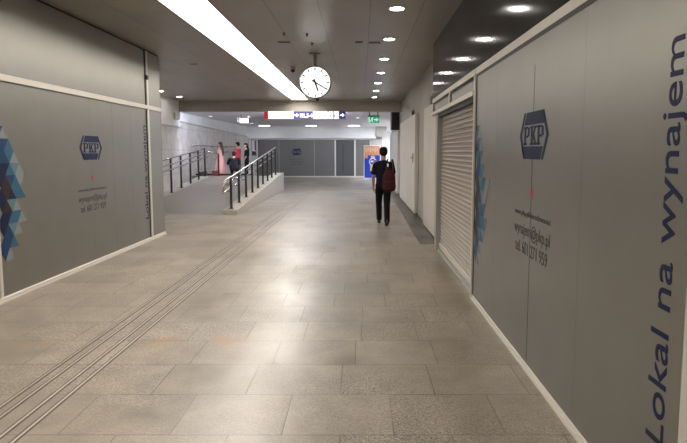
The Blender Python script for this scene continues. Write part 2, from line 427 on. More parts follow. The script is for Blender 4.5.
mb = MB(); mb.box(-6.9, -.6, 19.361, 19.40, 3.13, 3.18, .01, 2); t.part('tube', mb, 'lens_strong')
t = Thing('added_pendant_light', 'added unseen pendant lamp behind the lit direction sign, brightening the far ceiling', 'ceiling light', (-2.0, 20.2, 3.2))  # added out of view behind the sign to lift the far ceiling
mb = MB(); mb.box(-3.3, -.8, 20.14, 20.26, 2.975, 2.985); t.part('housing', mb, 'trimw')
mb = MB(); mb.box(-3.28, -.82, 20.15, 20.25, 2.986, 3.0); t.part('upper_tube', mb, 'lens_strong')
mb = MB(); mb.box(-3.28, -.82, 20.15, 20.25, 2.96, 2.974); t.part('lower_tube', mb, 'lens_cool')
for x in (-3.0, -1.1):
    mb = MB(); mb.tube([(x, 20.2, 3.0), (x, 20.2, 3.2)], .006, 6); t.part('cord', mb, 'case')
panel_light(3.2, 30.0, 'flat ceiling light of the bright side passage behind the right wall', 1.6, 1.6, 'lens_mid')
panel_light(3.2, 36.0, 'flat ceiling light at the far end of the bright side passage', 1.6, 1.6, 'lens_mid')

# ------------------------------------------------------------------ ceiling fittings
def vent(x, y, w, label, d=.1):
    t = Thing('ceiling_slot', label, 'ceiling slot', (x, y, CE), 'small dark slots in the ceiling panels')
    mb = MB(); mb.box(x - w / 2, x + w / 2, y - d / 2, y + d / 2, CE - .004, CE - .0005); t.part('opening', mb, 'dark')
    for yy in (y - d / 2 - .008, y + d / 2):
        mb = MB(); mb.box(x - w / 2 - .008, x + w / 2 + .008, yy, yy + .008, CE - .006, CE - .0005); t.part('rim', mb, 'alu_grey')
vent(-1.305, 8.87, .2, 'dark slot in the ceiling above and left of the clock')
vent(-.03, 8.87, .12, 'small dark slot in the ceiling, left one of the pair beside the downlights')
vent(.24, 8.92, .19, 'dark slot in the ceiling touching the second nearest downlight')
vent(-3.556, 11.06, .16, 'dark slot in the ceiling left of the glowing strip')
def nozzle(x, y, label):
    t = Thing('sprinkler_head', label, 'sprinkler', (x, y, CE), 'sprinkler heads in the ceiling')
    mb = MB(); mb.lathe([(0, 0), (.022, 0), (.022, -.012), (.008, -.016), (.008, -.035), (.02, -.037), (.02, -.041), (0, -.041)], Matrix.Translation((x, y, CE - .0006)), 14); t.part('body', mb, 'case')
nozzle(-1.206, 8.2, 'tiny sprinkler head above the left ceiling slot over the clock')
nozzle(-.852, 8.28, 'tiny sprinkler head above the clock pole, upper one of two in line')
nozzle(-.837, 8.95, 'tiny sprinkler head above the clock pole, lower one of two in line')
t = Thing('dome_camera', 'small dark dome camera hanging from the ceiling between light strip and clock', 'camera', (-1.5, 11.45, CE))
mb = MB(); mb.lathe([(0, -.0006), (.06, -.0006), (.06, -.05), (.05, -.06), (0, -.06)], Matrix.Translation((-1.5, 11.45, CE)), 20); t.part('base', mb, 'alu_grey')
mb = MB(); mb.lathe([(.05, -.06), (.048, -.09), (.03, -.115), (0, -.122)], Matrix.Translation((-1.5, 11.45, CE)), 20); t.part('dome', mb, 'black')

# ------------------------------------------------------------------ platform clock
cx, cy_, cz = -.868, 9.9, 2.955; R = .305
t = Thing('platform_clock', 'round white station clock hanging from the ceiling', 'clock', (cx, cy_, CE))
fm = Matrix.Translation((cx, cy_, cz)) @ Matrix.Rotation(PI / 2, 4, 'X')      # local +Z -> -Y (towards the viewer)
mb = MB(); mb.lathe([(0, -.075), (R - .02, -.075), (R, -.06), (R, .06), (R - .005, .075), (R - .018, .075), (R - .018, .058), (0, .058)], fm, 64); case = t.part('case', mb, 'case')
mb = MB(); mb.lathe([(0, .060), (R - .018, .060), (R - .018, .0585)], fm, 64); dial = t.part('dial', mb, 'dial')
for k in range(12):
    a = k * PI / 6; L = .058; w = .022
    mb = MB(); b = bmesh.new(); bmesh.ops.create_cube(b, size=1)
    b.transform(fm @ Matrix.Rotation(-a, 4, 'Z') @ Matrix.Translation((0, R - .03 - L / 2, .0615)) @ Matrix.Diagonal((w, L, .002, 1)))
    mb.merge(b); t.part('hour_mark', mb, 'black', dial)
def hand(name, deg, pts):
    mb = MB(); mb.prism(pts, 'Z', .063, .066); mb.bm.transform(fm @ Matrix.Rotation(-math.radians(deg), 4, 'Z'))
    t.part(name, mb, 'black', dial)
hand('hour_hand', 161, [(-.018, -.06), (.018, -.06), (.014, .175), (-.014, .175)])
hand('minute_hand', 121, [(-.014, -.07), (.014, -.07), (.009, .255), (-.009, .255)])
mb = MB(); mb.lathe([(0, .066), (.016, .066), (.016, .07), (0, .07)], fm, 16); t.part('hub', mb, 'black', dial)
mb = MB(); mb.tube([(cx, cy_, CE - .02), (cx, cy_, cz + R - .01)], .035, 16); t.part('pole', mb, 'alu_grey')
mb = MB(); mb.box(cx - .1, cx + .1, cy_ - .06, cy_ + .06, CE - .022, CE - .0005, .005); t.part('mounting_plate', mb, 'alu_grey')
mb = MB(); mb.lathe([(0, 0), (.03, 0), (.034, -.02), (.02, -.045), (0, -.05)], Matrix.Translation((cx + .04, cy_, cz - R + .005)), 16); t.part('sensor_knob', mb, 'black')

# ------------------------------------------------------------------ shared printed design of the shop windows
# (u along the reading direction, v height) -> world, for both side walls
def mapL(u, v, e=0.0): return (XL + e, 5.46 + u, v)                # left wall, read looking at -X
def mapR(u, v, e=0.0): return (XR - e, 5.585 - u, v)
def mtxL(u, v, e, rot=0): return Matrix.Translation(mapL(u, v, e)) @ Matrix(((0, 0, 1, 0), (1, 0, 0, 0), (0, 1, 0, 0), (0, 0, 0, 1))) @ Matrix.Rotation(rot, 4, 'Z')
def mtxR(u, v, e, rot=0): return Matrix.Translation(mapR(u, v, e)) @ Matrix(((0, 0, -1, 0), (-1, 0, 0, 0), (0, 1, 0, 0), (0, 0, 0, 1))) @ Matrix.Rotation(rot, 4, 'Z')
def flat(mtx, polys, th=.0012):
    """polys in the local XY plane, extruded by th towards local +Z"""
    mb = MB()
    for mi, pts in polys:
        mb.mi = mi; mb.prism(pts, 'Z', 0, th)
    mb.bm.transform(mtx); return mb
def slab_letters(cx0, cy0, w, h):
    """the letters P K P in bold slab serif, as polygons around a centre"""
    out = []
    lw = w / 3 * .94; s = lw * .27; sf = h * .13
    for i, ch in enumerate('PKP'):
        x = cx0 - w / 2 + i * w / 3 + (w / 3 - lw) / 2; y = cy0 - h / 2
        R_ = lambda a, b, c, d: out.append((0, [(x + a * lw, y + b * h), (x + c * lw, y + b * h), (x + c * lw, y + d * h), (x + a * lw, y + d * h)]))
        R_(.12, 0, .40, 1)
        R_(0, 0, .54, .12); R_(0, .88, .40, 1)
        if ch == 'P':
            R_(.40, .88, .74, 1); R_(.40, .40, .74, .52); R_(.70, .46, .98, .94)
        else:
            R_(.58, .88, 1.0, 1); R_(.60, 0, 1.02, .12)
            out.append((0, [(x + .40 * lw, y + .40 * h), (x + .52 * lw, y + .42 * h), (x + .90 * lw, y + .9 * h), (x + .68 * lw, y + .9 * h), (x + .40 * lw, y + .56 * h)]))
            out.append((0, [(x + .48 * lw, y + .48 * h), (x + .70 * lw, y + .1 * h), (x + .96 * lw, y + .1 * h), (x + .64 * lw, y + .62 * h)]))
    return out
def logo_polys(w, h):
    a, b, e = w / 2, h / 2, w * .16     # hexagon with left and right points
    k = .036
    nv = []; bl = []
    # left bracket, right bracket
    nv.append((0, [(-a, 0), (-a + e, b), (-a + e + k, b), (-a + k * 1.25, 0), (-a + e + k * .7, -b * .86), (-a + e, -b)]))
    nv.append((0, [(a, 0), (a - e, -b), (a - e - k, -b), (a - k * 1.25, 0), (a - e - k * .7, b * .86), (a - e, b)]))
    # upper and lower bars
    nv.append((0, [(-a + e + k * 1.7, b), (a - e, b), (a - e + .012, b * .46), (-a + e * .45 + k * 1.7, b * .46)]))
    nv.append((0, [(a - e - k * 1.7, -b), (-a + e, -b), (-a + e * .45 + k * .6, -b * .46), (a - e * .45 - k * 1.7, -b * .46)]))
    return nv + slab_letters(0, 0, w * .70, h * .40)
def tri_polys(seed, umax=.34, z0=.44, z1=1.96):
    """grid of small triangles fading out from the panel edge"""
    rnd = random.Random(seed); s = .16; hh = .135; out = []
    nrow = int((z1 - z0) / hh)
    for r in range(nrow):
        z = z0 + r * hh; q = (r + .5) / nrow
        reach = .12 + umax * (math.sin(PI * min(1, max(0, q))) ** .8) * (.80 + .35 * rnd.random())
        for c in range(-1, 9):
            for up in (0, 1):
                x = c * s / 2
                if (c + r + up) % 2: continue
                tri = [(x, z), (x + s, z), (x + s / 2, z + hh)] if up else [(x, z + hh), (x + s / 2, z), (x + s, z + hh)]
                ctr = x + s / 2
                if x < 0.0: continue
                f = ctr / reach + rnd.uniform(-.18, .18)
                if f > 1.05: continue
                if ctr < .2 and .25 < q < .62: mi = 0 if rnd.random() < .55 else 5
                elif f < .38: mi = rnd.choice((0, 0, 1))
                elif f < .62: mi = rnd.choice((1, 1, 2))
                elif f < .82: mi = rnd.choice((2, 2, 3))
                else: mi = rnd.choice((3, 4, 4))
                g = .0015
                cxm = sum(p[0] for p in tri) / 3; czm = sum(p[1] for p in tri) / 3
                out.append((mi, [(cxm + (p[0] - cxm) * .9995, czm + (p[1] - czm) * .9995) for p in tri]))
    return out

def printed_design(T, panel, mtx, ulogo, seed, utext, tlen):
    e = .001
    mb = flat(mtx(0, 0, e), tri_polys(seed)); T.part('triangle_pattern', mb, ['tri0', 'tri1', 'tri2', 'tri3', 'tri4', 'tri5'], panel, 'printed cluster of blue and teal triangles')
    T.part('logo', flat(mtx(ulogo, 1.70 if ulogo > 1.9 else 1.765, e), logo_polys(.62, .345)), 'navy', panel, 'navy hexagonal emblem with the letters PKP')
    zt = 0 if ulogo > 1.9 else .075
    T.mesh('web_address', text_mesh('www.pkp.pl/nieruchomosci', .062, mtx(ulogo, 1.083 + zt, e), width=.78, align='CENTER'), 'navygrey', panel)
    T.mesh('mail_address', text_mesh('wynajem@pkp.pl', .10, mtx(ulogo, .935 + zt, e), width=.78, align='CENTER', height=.125), 'navygrey', panel)
    T.mesh('telephone_number', text_mesh('tel. 601 271 959', .10, mtx(ulogo, .79 + zt, e), width=.70, align='CENTER', height=.095), 'navygrey', panel)
    T.mesh('lettering', text_mesh('Lokal na wynajem', .18, mtx(utext, .415, e, PI / 2), width=tlen, offset=.0004), 'navy', panel, 'large navy lettering reading upwards')
    mb = MB(); mb.prism([(ulogo - .018, 1.235 + zt), (ulogo + .018, 1.235 + zt), (ulogo + .018, 1.30 + zt), (ulogo - .018, 1.30 + zt)], 'Z', 0, .0015)
    mb.bm.transform(mtx(0, 0, e)); T.part('sticker', mb, 'red', panel, 'small red sticker')

# ---- left partition
t = Thing('shop_window', 'grey covered shop window along the left side, with PKP emblem and blue triangles', 'shop window', (XL, 7.5, 0))
A = XL - .045
mb = MB(); mb.box(A, XL, 5.46, 9.40, .055, 2.415); pan = t.part('panel', mb, 'film')
printed_design(t, pan, mtxL, 1.985, 3, 3.895, 1.70)
for u in (1.985, 2.65, 3.3):
    mb = MB(); mb.box(XL + .0002, XL + .0008, 5.46 + u - .0025, 5.46 + u + .0025, .06, 2.41); t.part('seam', mb, 'filmseam', pan)
mb = MB(); mb.box(A, XL, 9.50, 10.085, .055, 2.415); t.part('narrow_panel', mb, 'film')
mb = MB(); mb.box(A, XL, YB + .05, 5.42, .055, 2.415); t.part('near_panel', mb, 'film')
mb = MB(); mb.box(A, XL, YB + .05, 9.40, 2.49, CE - .035); t.part('upper_panel', mb, 'film')
mb = MB(); mb.box(A, XL, 9.50, 10.085, 2.49, CE - .035); t.part('upper_narrow_panel', mb, 'film')
mb = MB(); mb.box(A, XL + .025, YB + .05, 10.1, .003, .055, .004); mb.box(A, XL + .04, YB + .05, 10.1, .0005, .018); t.part('bottom_rail', mb, 'alu')
mb = MB(); mb.box(A, XL + .025, YB + .05, 10.1, 2.415, 2.49, .004); t.part('middle_rail', mb, 'alu')
for z0, z1 in ((.055, 2.415), (2.49, CE - .035)):
    mb = MB(); mb.box(A, XL + .022, 9.435, 9.50, z0, z1, .003); t.part('post', mb, 'alu')
    mb = MB(); mb.box(A, XL + .006, 9.40, 9.435, z0, z1); t.part('gasket', mb, 'gasket')
mb = MB(); mb.box(A, XL + .022, 5.42, 5.46, .055, 2.415, .003); t.part('post', mb, 'alu')
mb = MB(); mb.box(XL, XL + .045, 9.43, 9.49, 2.95, 3.03, .006); t.part('bracket', mb, 'case')
mb = MB(); mb.box(A, XL + .004, 10.085, 10.1, .055, CE - .035); t.part('end_trim', mb, 'alu_grey')

# ---- right partition
B = XR + .045
t = Thing('shop_window', 'grey covered shop window on the right, nearest the camera, with large reading-up lettering', 'shop window', (XR, 3.7, 0))
mb = MB(); mb.box(XR, B, 1.92, 5.585, .045, 2.448); pan = t.part('panel', mb, 'film')
printed_design(t, pan, mtxR, 1.85, 11, 3.565, 1.69)
mb = MB(); mb.box(XR - .0012, XR - .0002, 3.738, 3.745, .065, 2.27); t.part('seam', mb, 'gasket', pan)
for y in (4.75, 2.9):
    mb = MB(); mb.box(XR - .0007, XR - .0002, y, y + .004, .065, 2.43); t.part('seam', mb, 'filmseam', pan)
mb = MB(); mb.box(XR, B, YB + .05, 1.838, .045, 2.448); t.part('near_panel', mb, 'film')
mb = MB(); mb.box(XR - .006, B, 1.84, 1.918, .045, 2.448, .003); t.part('post', mb, 'alu')
mb = MB(); mb.box(XR - .022, B, 5.605, 5.66, .0005, 2.455, .003); t.part('post', mb, 'alu')
mb = MB(); mb.box(XR - .004, B, 5.585, 5.605, .06, 2.455); mb.box(XR - .003, B, YB + .05, 5.605, 2.448, 2.480); t.part('gasket', mb, 'gasket')
mb = MB(); mb.box(XR - .010, B, YB + .05, 5.605, .003, .044, .003); mb.box(XR - .024, B, YB + .05, 5.605, .0005, .014); t.part('bottom_rail', mb, 'alu')
mb = MB(); mb.box(XR - .003, B, YB + .05, 5.66, 2.480, 2.55, .003); t.part('top_rail', mb, 'alu')

# ---- glossy fascia
t = Thing('fascia_panel', 'glossy black fascia above the shutter and right shop window, mirroring the downlights', 'fascia panel', (XR, 5, 2.555))
ys = [9.0, 7.2, 5.4, 3.6, 1.8, 0, -1.9, YB + .05]
for a, b in zip(ys, ys[1:]):
    mb = MB(); mb.box(XR, XR + .03, b + .0015, a - .0015, 2.553, CE - .002); t.part('panel', mb, 'fascia')
mb = MB(); mb.box(XR, 1.495, 9.0, 9.012, 2.553, CE - .002); t.part('end_cap', mb, 'fascia')

# ---- roller shutter
t = Thing('roller_shutter', 'closed beige metal roller shutter with two small panes above it', 'roller shutter', (XR + .06, 7, 0))
XS = XR + .065
pitch = .061; z = .14; prof = []
while z < 2.2:
    prof += [(XS + .010, z), (XS + .008, z + .036), (XS - .012, z + .037), (XS - .013, z + .041), (XS + .008, z + .058)]
    z += pitch
mb = MB(); poly = [(p[0], p[1]) for p in prof] + [(XS + .03, prof[-1][1]), (XS + .03, .14)]
mb.prism(poly, 'Y', 5.72, 8.38); t.part('curtain', mb, 'shutter')
mb = MB(); mb.box(XS - .02, XS + .03, 5.70, 8.40, .085, .14, .004); mb.box(XS - .005, XS + .03, 5.70, 8.40, .045, .085, .003); t.part('bottom_bar', mb, 'alu')
mb = MB(); mb.box(XS - .05, XS + .05, 5.665, 8.40, .0005, .018, .003); mb.box(XS - .03, XS + .05, 5.665, 8.40, .018, .044); t.part('sill', mb, 'alu_grey')
mb = MB(); mb.box(XR - .005, XS + .06, 8.40, 8.50, .0005, 2.26, .003); t.part('guide', mb, 'alu_grey')
mb = MB(); mb.box(XR + .03, XS + .06, 5.665, 5.715, .018, 2.26, .003); t.part('guide', mb, 'alu_grey')
mb = MB(); mb.box(XR + .05, 1.49, 8.50, 8.98, .0005, 2.26, .003); t.part('jamb', mb, 'alu_grey')
mb = MB(); mb.box(XR + .012, XS + .09, 5.665, 8.40, 2.20, 2.255); t.part('slot', mb, 'dark')
mb = MB(); mb.box(XR - .03, XS + .09, 5.665, 9.0, 2.26, 2.315, .004); t.part('lintel', mb, 'alu')
for y0, y1 in ((5.69, 7.25), (7.33, 8.93)):
    mb = MB(); mb.box(XR + .012, XR + .04, y0, y1, 2.315, 2.455); pn = t.part('pane', mb, 'film')
    mb = MB()
    for a, b, c, d in ((y0, y1, 2.315, 2.325), (y0, y1, 2.445, 2.455), (y0, y0 + .015, 2.325, 2.445), (y1 - .015, y1, 2.325, 2.445)): mb.box(XR + .004, XR + .013, a, b, c, d)
    t.part('gasket', mb, 'gasket', pn)
for a, b in ((7.25, 7.33), (8.93, 9.0), (5.665, 5.69)):
    mb = MB(); mb.box(XR - .012, XR + .04, a, b, 2.315, 2.480); t.part('mullion', mb, 'alu')
mb = MB(); mb.box(XR - .008, XR + .05, 5.665, 9.0, 2.480, 2.55, .003); t.part('top_rail', mb, 'alu')

# ---- hoarding boards on the right wall
def hoarding(y0, y1, h, label, seams, lock=None):
    t = Thing('hoarding_board', label, 'hoarding board', (1.45, (y0 + y1) / 2, 0), 'pale boards along the right wall')
    es = [y0] + seams + [y1]
    for a, b in zip(es, es[1:]):
        mb = MB(); mb.box(1.40, 1.495, a + .003, b - .003, .02, h, .004); t.part('board', mb, 'board')
    mb = MB(); mb.box(1.42, 1.495, y0 + .01, y1 - .01, .0005, .02); t.part('base_strip', mb, 'dark')
    if lock:
        mb = MB(); mb.box(1.385, 1.3995, lock - .04, lock + .04, 1.35, 1.60, .004); mb.tube([(1.386, lock, 1.48), (1.35, lock, 1.48), (1.35, lock + .1, 1.48)], .01); t.part('handle', mb, 'case')
hoarding(9.6, 11.42, 2.58, 'pale hoarding board right beside the roller shutter', [10.5])
hoarding(13.3, 18.3, 2.62, 'long pale hoarding board with a dark lock, in the middle of the right wall', [14.9, 16.6], 13.7)
hoarding(19.6, 24.6, 2.45, 'far pale hoarding board beyond the ceiling beam, by the walking man', [21.2, 22.9])
def cables(y, z, label, seed):
    rnd = random.Random(seed); mb = MB()
    for k in range(7):
        pts = []; r = rnd.uniform(.05, .1); yy = y + rnd.uniform(-.2, .2); ph = rnd.uniform(0, 6)
        for i in range(14):
            a = ph + i * .5; pts.append((1.44 + rnd.uniform(-.02, .02), yy + math.cos(a) * r * 1.4, z + .012 + max(0, r + math.sin(a) * r)))
        mb.tube(pts, .006, 6)
    o = build('cable_bundle', mb, 'case', None, (1.44, y, z)); tag(o, label, 'cables', 'loose cables on top of the boards')
cables(10.4, 2.58, 'tangle of dark cables on top of the board beside the shutter', 2)
cables(14.2, 2.62, 'tangle of dark cables on top of the long board with the lock', 5)
t = Thing('wall_shade_block', 'added black block standing in for shade high on the right wall beyond the beam', 'box', (1.33, 20, 2.48))  # black block that stands for the shaded wall above the boards
mb = MB(); mb.box(1.18, 1.495, 19.9, 20.5, 2.48, 3.195, .01); t.part('shade_block', mb, 'black')
mb = MB(); mb.box(1.172, 1.1795, 19.94, 20.46, 2.52, 3.15, .003); t.part('door', mb, 'black')  # thin front plate of the same shade block

# ------------------------------------------------------------------ steel guide strips in the floor
xs = [-2.336, -2.244, -2.091, -1.983]
lb = ['steel guide strip in the floor, outermost on the left of the four', 'steel guide strip in the floor, second from the left of the four',
      'steel guide strip in the floor, second from the right of the four', 'steel guide strip in the floor, outermost on the right of the four']
for x, l in zip(xs, lb):
    t = Thing('floor_guide_strip', l, 'guide strip', (x, 8, 0), 'tactile guide strips')
    mb = MB(); mb.box(x - .021, x + .021, YB + .1, 24.5, .0002, .0008); t.part('groove', mb, 'groove')
    mb = MB(); mb.box(x - .0075, x + .0075, YB + .1, 24.5, .0009, .0045, .0016, 2); t.part('bar', mb, 'steel_floor')

# ------------------------------------------------------------------ ramp and railings
def zc(y): return .13 + .0815 * (y - 13.25)       # top of right kerb
def zl(y): return .13 + .0975 * (y - 15.7)        # top of left kerb
def zs(y): return max(0, .083 * (y - 13.4))       # ramp surface
t = Thing('access_ramp', 'granite access ramp rising along the left wall to a landing', 'ramp', (-5, 17, 0))
LZ = .62
mb = MB(); mb.prism([(13.3, .0004), (13.4, .006), (20.9, LZ), (20.9, .0004)], 'X', -6.2, -3.62); t.part('ramp_slope', mb, 'concrete')
mb = MB(); mb.box(-6.65, -3.62, 20.9, 21.6, .0005, LZ); mb.box(-7.15, -4.7, 21.6, 22.0, .0005, LZ); t.part('landing', mb, 'concrete')
mb = MB(); mb.box(-7.15, -4.7, 22.0, 25.0, .0005, .33); t.part('lower_landing', mb, 'concrete')
mb = MB(); mb.prism([(13.25, .0005), (21.4, .0005), (21.4, zc(20.9)), (20.9, zc(20.9)), (13.25, .11)], 'X', -3.62, -3.23); t.part('kerb', mb, 'curb')
mb = MB(); mb.prism([(13.3, .0005), (20.9, .0005), (20.9, zl(20.9)), (15.7, .13), (13.3, .1)], 'X', -6.62, -6.2); t.part('kerb', mb, 'curb')
mb = MB(); mb.box(-7.1, -4.72, 21.92, 21.98, LZ, LZ + .075); t.part('kick_plate', mb, 'black')
mb = MB(); mb.box(-6.65, -6.58, 20.92, 21.84, LZ, LZ + .18); t.part('kick_plate', mb, 'black')

def rail_line(f, x, y0, y1, n=10): return [(x, y0 + (y1 - y0) * i / n, f(y0 + (y1 - y0) * i / n)) for i in range(n + 1)]
def railing(label, X, ys, fbase, ftop, side, ext, nlow):
    t = Thing('ramp_railing', label, 'railing', (X, ys[0], fbase(ys[0])), 'railings of the ramp')
    y0, y1 = ys[0] - ext, ys[-1] + .05
    for y in ys:
        mb = MB(); mb.box(X - .03, X + .03, y - .022, y + .022, fbase(y) + .008, ftop(y) - .02, .004); po = t.part('post', mb, 'black')
        mb = MB(); mb.box(X - .06, X + .06, y - .05, y + .05, fbase(y) - .002, fbase(y) + .012, .003); t.part('foot_plate', mb, 'black', po)
        for k in range(nlow):
            z = ftop(y) - .17 - .17 * k
            mb = MB(); mb.tube([(X, y, z - .04), (X + side * .09, y, z - .04), (X + side * .09, y, z - .01)], .009, 8); t.part('rail_bracket', mb, 'black', po)
    mb = MB(); mb.tube(rail_line(ftop, X, y0, y1), .026, 12); t.part('top_rail', mb, 'steel')
    xs = X + side * .09
    for k in range(nlow):
        dz = .17 + .17 * k
        pts = rail_line(lambda y: ftop(y) - dz, xs, y0 + .05, y1)
        mb = MB(); mb.tube(pts, .021, 12); t.part('handrail', mb, 'steel')
    # U-shaped end joining the rails
    zt = ftop(y0); zb = ftop(y0) - .17 * max(nlow, 1)
    loop = [(X + (xs - X) * q, y0 - .10 * math.sin(PI * q), zt + (zb - zt) * (1 - math.cos(PI * q)) / 2) for q in [i / 8 for i in range(9)]]
    mb = MB(); mb.tube(loop, .02, 10); t.part('end_loop', mb, 'steel')
RY = [13.4 + .885 * k for k in range(9)]
railing('black and steel ramp railing on the right kerb facing the corridor', -3.42, RY, zc, lambda y: .965 + .115 * (y - 13.3), -1, .45, 2)
LY = [15.2, 16.15, 17.1, 18.05, 19.05, 20.0, 20.85]
railing('black and steel ramp railing on the left kerb beside the stone wall', -6.36, LY, zl, lambda y: 1.43 + .092 * (y - 17.2), 1, .4, 2)
t = Thing('wall_handrail', 'steel double handrail along the far stone wall above the landing', 'handrail', (-7.0, 25, LZ))
for z in (1.90, 1.62):
    mb = MB(); mb.tube([(-7.0, 21.2, z), (-7.0, 30, z)], .024, 12); t.part('rail', mb, 'steel')
for y in (21.6, 24.2, 26.8, 29.4):
    for z in (1.90, 1.62):
        mb = MB(); mb.tube([(-7.159, y, z - .05), (-7.0, y, z - .05), (-7.0, y, z - .02)], .01, 8); t.part('bracket', mb, 'black')
t = Thing('railing_post', 'slim dark post with a rail stub at the top of the ramp', 'post', (-6.0, 21.55, LZ))
mb = MB(); mb.box(-6.03, -5.97, 21.53, 21.57, LZ + .001, 1.55, .004); t.part('post', mb, 'black')
mb = MB(); mb.tube([(-6.0, 21.55, 1.55), (-6.5, 21.3, 1.68)], .022, 10); t.part('rail_stub', mb, 'steel')

# ------------------------------------------------------------------ things by the far left wall
t = Thing('wall_speaker', 'white rounded box on the white wall above the ledge, by the beam', 'speaker', (-6.6, 18.6, 2.92))
mb = MB(); mb.box(-6.6995, -6.56, 18.35, 18.75, 2.78, 3.07, .03, 3); t.part('body', mb, 'trimw')
mb = MB(); mb.box(-6.66, -6.6, 18.342, 18.3495, 2.82, 3.03, .003); t.part('grille', mb, 'alu_grey')
t = Thing('hanging_light_box', 'small lit white sign box hanging beyond the beam over the landing', 'sign', (-5.0, 22, 3.195))
mb = MB(); mb.box(-5.16, -4.76, 21.9, 22.12, 2.84, 3.06, .008); bx = t.part('case', mb, 'case')
mb = MB(); mb.box(-5.14, -4.775, 21.893, 21.899, 2.855, 3.045); t.part('lit_face', mb, 'signwhite')
mb = MB(); mb.box(-5.29, -5.161, 21.95, 22.07, 2.88, 3.08, .006); t.part('end_cap', mb, 'case')
for x in (-5.1, -4.82):
    mb = MB(); mb.tube([(x, 22.0, 3.055), (x, 22.0, 3.199)], .012, 8); t.part('hanger', mb, 'case')
def poster(x0, x1, z0, z1, label, kind):
    t = Thing('wall_poster', label, 'poster', ((x0 + x1) / 2, 32.6, z0), 'posters at the end of the landing')
    mb = MB(); mb.box(x0, x1, 32.64, 32.69, z0, z1, .005); t.part('frame', mb, 'trimw' if kind == 0 else 'case')
    mb = MB(); mb.box(x0 + .03, x1 - .03, 32.632, 32.639, z0 + .03, z1 - .03); t.part('sheet', mb, 'adwhite')
    if kind:
        mb = MB(); mb.box(x0 + .2, x1 - .04, 32.628, 32.6315, z0 + .35, z1 - .1); t.part('picture', mb, 'bagred')
        mb = MB(); mb.box(x0 + .04, x1 - .04, 32.628, 32.6315, z0 + .05, z0 + .3); t.part('caption_band', mb, 'navygrey')
poster(-7.15, -6.97, 1.85, 2.45, 'narrow white notice on the far wall left of the red poster', 0)
poster(-6.96, -6.64, 1.35, 2.43, 'dark framed poster with red picture on the far wall behind the landing', 1)
mb = MB(); mb.box(-6.63, -6.56, 32.55, 32.69, .0005, 2.455); struct('trim_7', mb, 'trimw')

# ------------------------------------------------------------------ far partition (grey shop front across the corridor)
t = Thing('shop_window', 'grey covered shop front across the far end of the corridor, with small PKP emblem', 'shop window', (-3, 32.6, 0))
YF = 32.55
def mtxF(u, v, e, rot=0): return Matrix.Translation((u, YF - e, v)) @ Matrix.Rotation(PI / 2, 4, 'X') @ Matrix.Rotation(rot, 4, 'Z')
edges = [-6.55, -5.2, -2.95, -1.66]
pf = None
for a, b in zip(edges, edges[1:]):
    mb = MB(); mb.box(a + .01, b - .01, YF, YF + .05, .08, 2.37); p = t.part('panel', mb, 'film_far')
    if a == -5.2: pf = p
mb = MB(); mb.box(-1.58, -.42, YF, YF + .05, .08, 2.37); dr = t.part('door_panel', mb, 'film_dark', None, 'darker grey door panel')
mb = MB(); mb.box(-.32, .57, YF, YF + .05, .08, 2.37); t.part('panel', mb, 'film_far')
t.part('logo', flat(mtxF(-4.07, 1.61, .002), logo_polys(.64, .40)), 'navy', pf, 'navy hexagonal emblem with the letters PKP')
t.mesh('web_address', text_mesh('www.pkp.pl/nieruchomosci', .09, mtxF(-4.07, 1.12, .002), width=.85, align='CENTER'), 'navygrey', pf)
t.mesh('mail_address', text_mesh('wynajem@pkp.pl', .12, mtxF(-4.07, .96, .002), width=.85, align='CENTER'), 'navygrey', pf)
t.mesh('telephone_number', text_mesh('tel. 601 271 959', .12, mtxF(-4.07, .80, .002), width=.75, align='CENTER'), 'navygrey', pf)
t.mesh('lettering', text_mesh('Lokal na wynajem', .2, mtxF(-1.08, .36, .002, PI / 2), width=1.72), 'navy', dr)
mb = MB(); mb.box(-6.56, .58, YF - .02, YF + .06, .0005, .08, .004); t.part('bottom_rail', mb, 'alu')
mb = MB(); mb.box(-6.56, .58, YF - .02, YF + .06, 2.37, 2.44, .004); t.part('top_rail', mb, 'alu')
for a, b in ((-1.66, -1.58), (-.42, -.32)):
    mb = MB(); mb.box(a, b, YF - .02, YF + .05, .08, 2.37, .004); t.part('post', mb, 'alu')
for x in (-5.2, -2.95):
    mb = MB(); mb.box(x - .01, x + .01, YF - .006, YF + .05, .08, 2.37); t.part('post', mb, 'alu_grey')

# ------------------------------------------------------------------ advertising stand
t = Thing('advertising_stand', 'blue and orange advertising stand in front of the far wall, left of the walking man', 'advertising stand', (.66, 30, 0))
x0, x1 = .17, 1.15
mb = MB(); mb.box(x0, x1, 29.95, 30.1, .0005, 1.99, .012); t.part('frame', mb, 'adwhite')
def pan(name, a, b, c, d, m, lvl=0, par=None):
    mb = MB(); mb.box(x0 + a, x0 + b, 29.944 - .002 * lvl, 29.9499 - .002 * lvl, c, d); return t.part(name, mb, m, par)
bp = pan('poster', .05, .95, .10, 1.95, 'adblue')
pan('headline_field', .03, .95, 1.42, 1.97, 'adorange', 1, bp); pan('headline_field', .03, .24, 1.24, 1.42, 'adorange', 1, bp)
for k in range(6): pan('headline_bar', .10 + .13 * k, .19 + .13 * k, 1.60 + .06 * (k % 2), 1.86, 'adpale', 2, bp)
pan('yellow_block', .42, .66, 1.19, 1.38, 'adyellow', 2, bp)
pan('yellow_block', .38, .56, .50, .92, 'adyellow', 2, bp)
fm2 = Matrix.Translation((x0 + .53, 29.943, 1.04)) @ Matrix.Rotation(PI / 2, 4, 'X')
mb = MB(); mb.lathe([(0, .006), (.22, .006), (.22, 0)], fm2, 32); em = t.part('emblem', mb, 'adwhite', bp)
mb = MB(); mb.lathe([(0, .009), (.17, .009), (.17, .0065)], fm2, 32); t.part('emblem_ring', mb, 'adblue', bp)
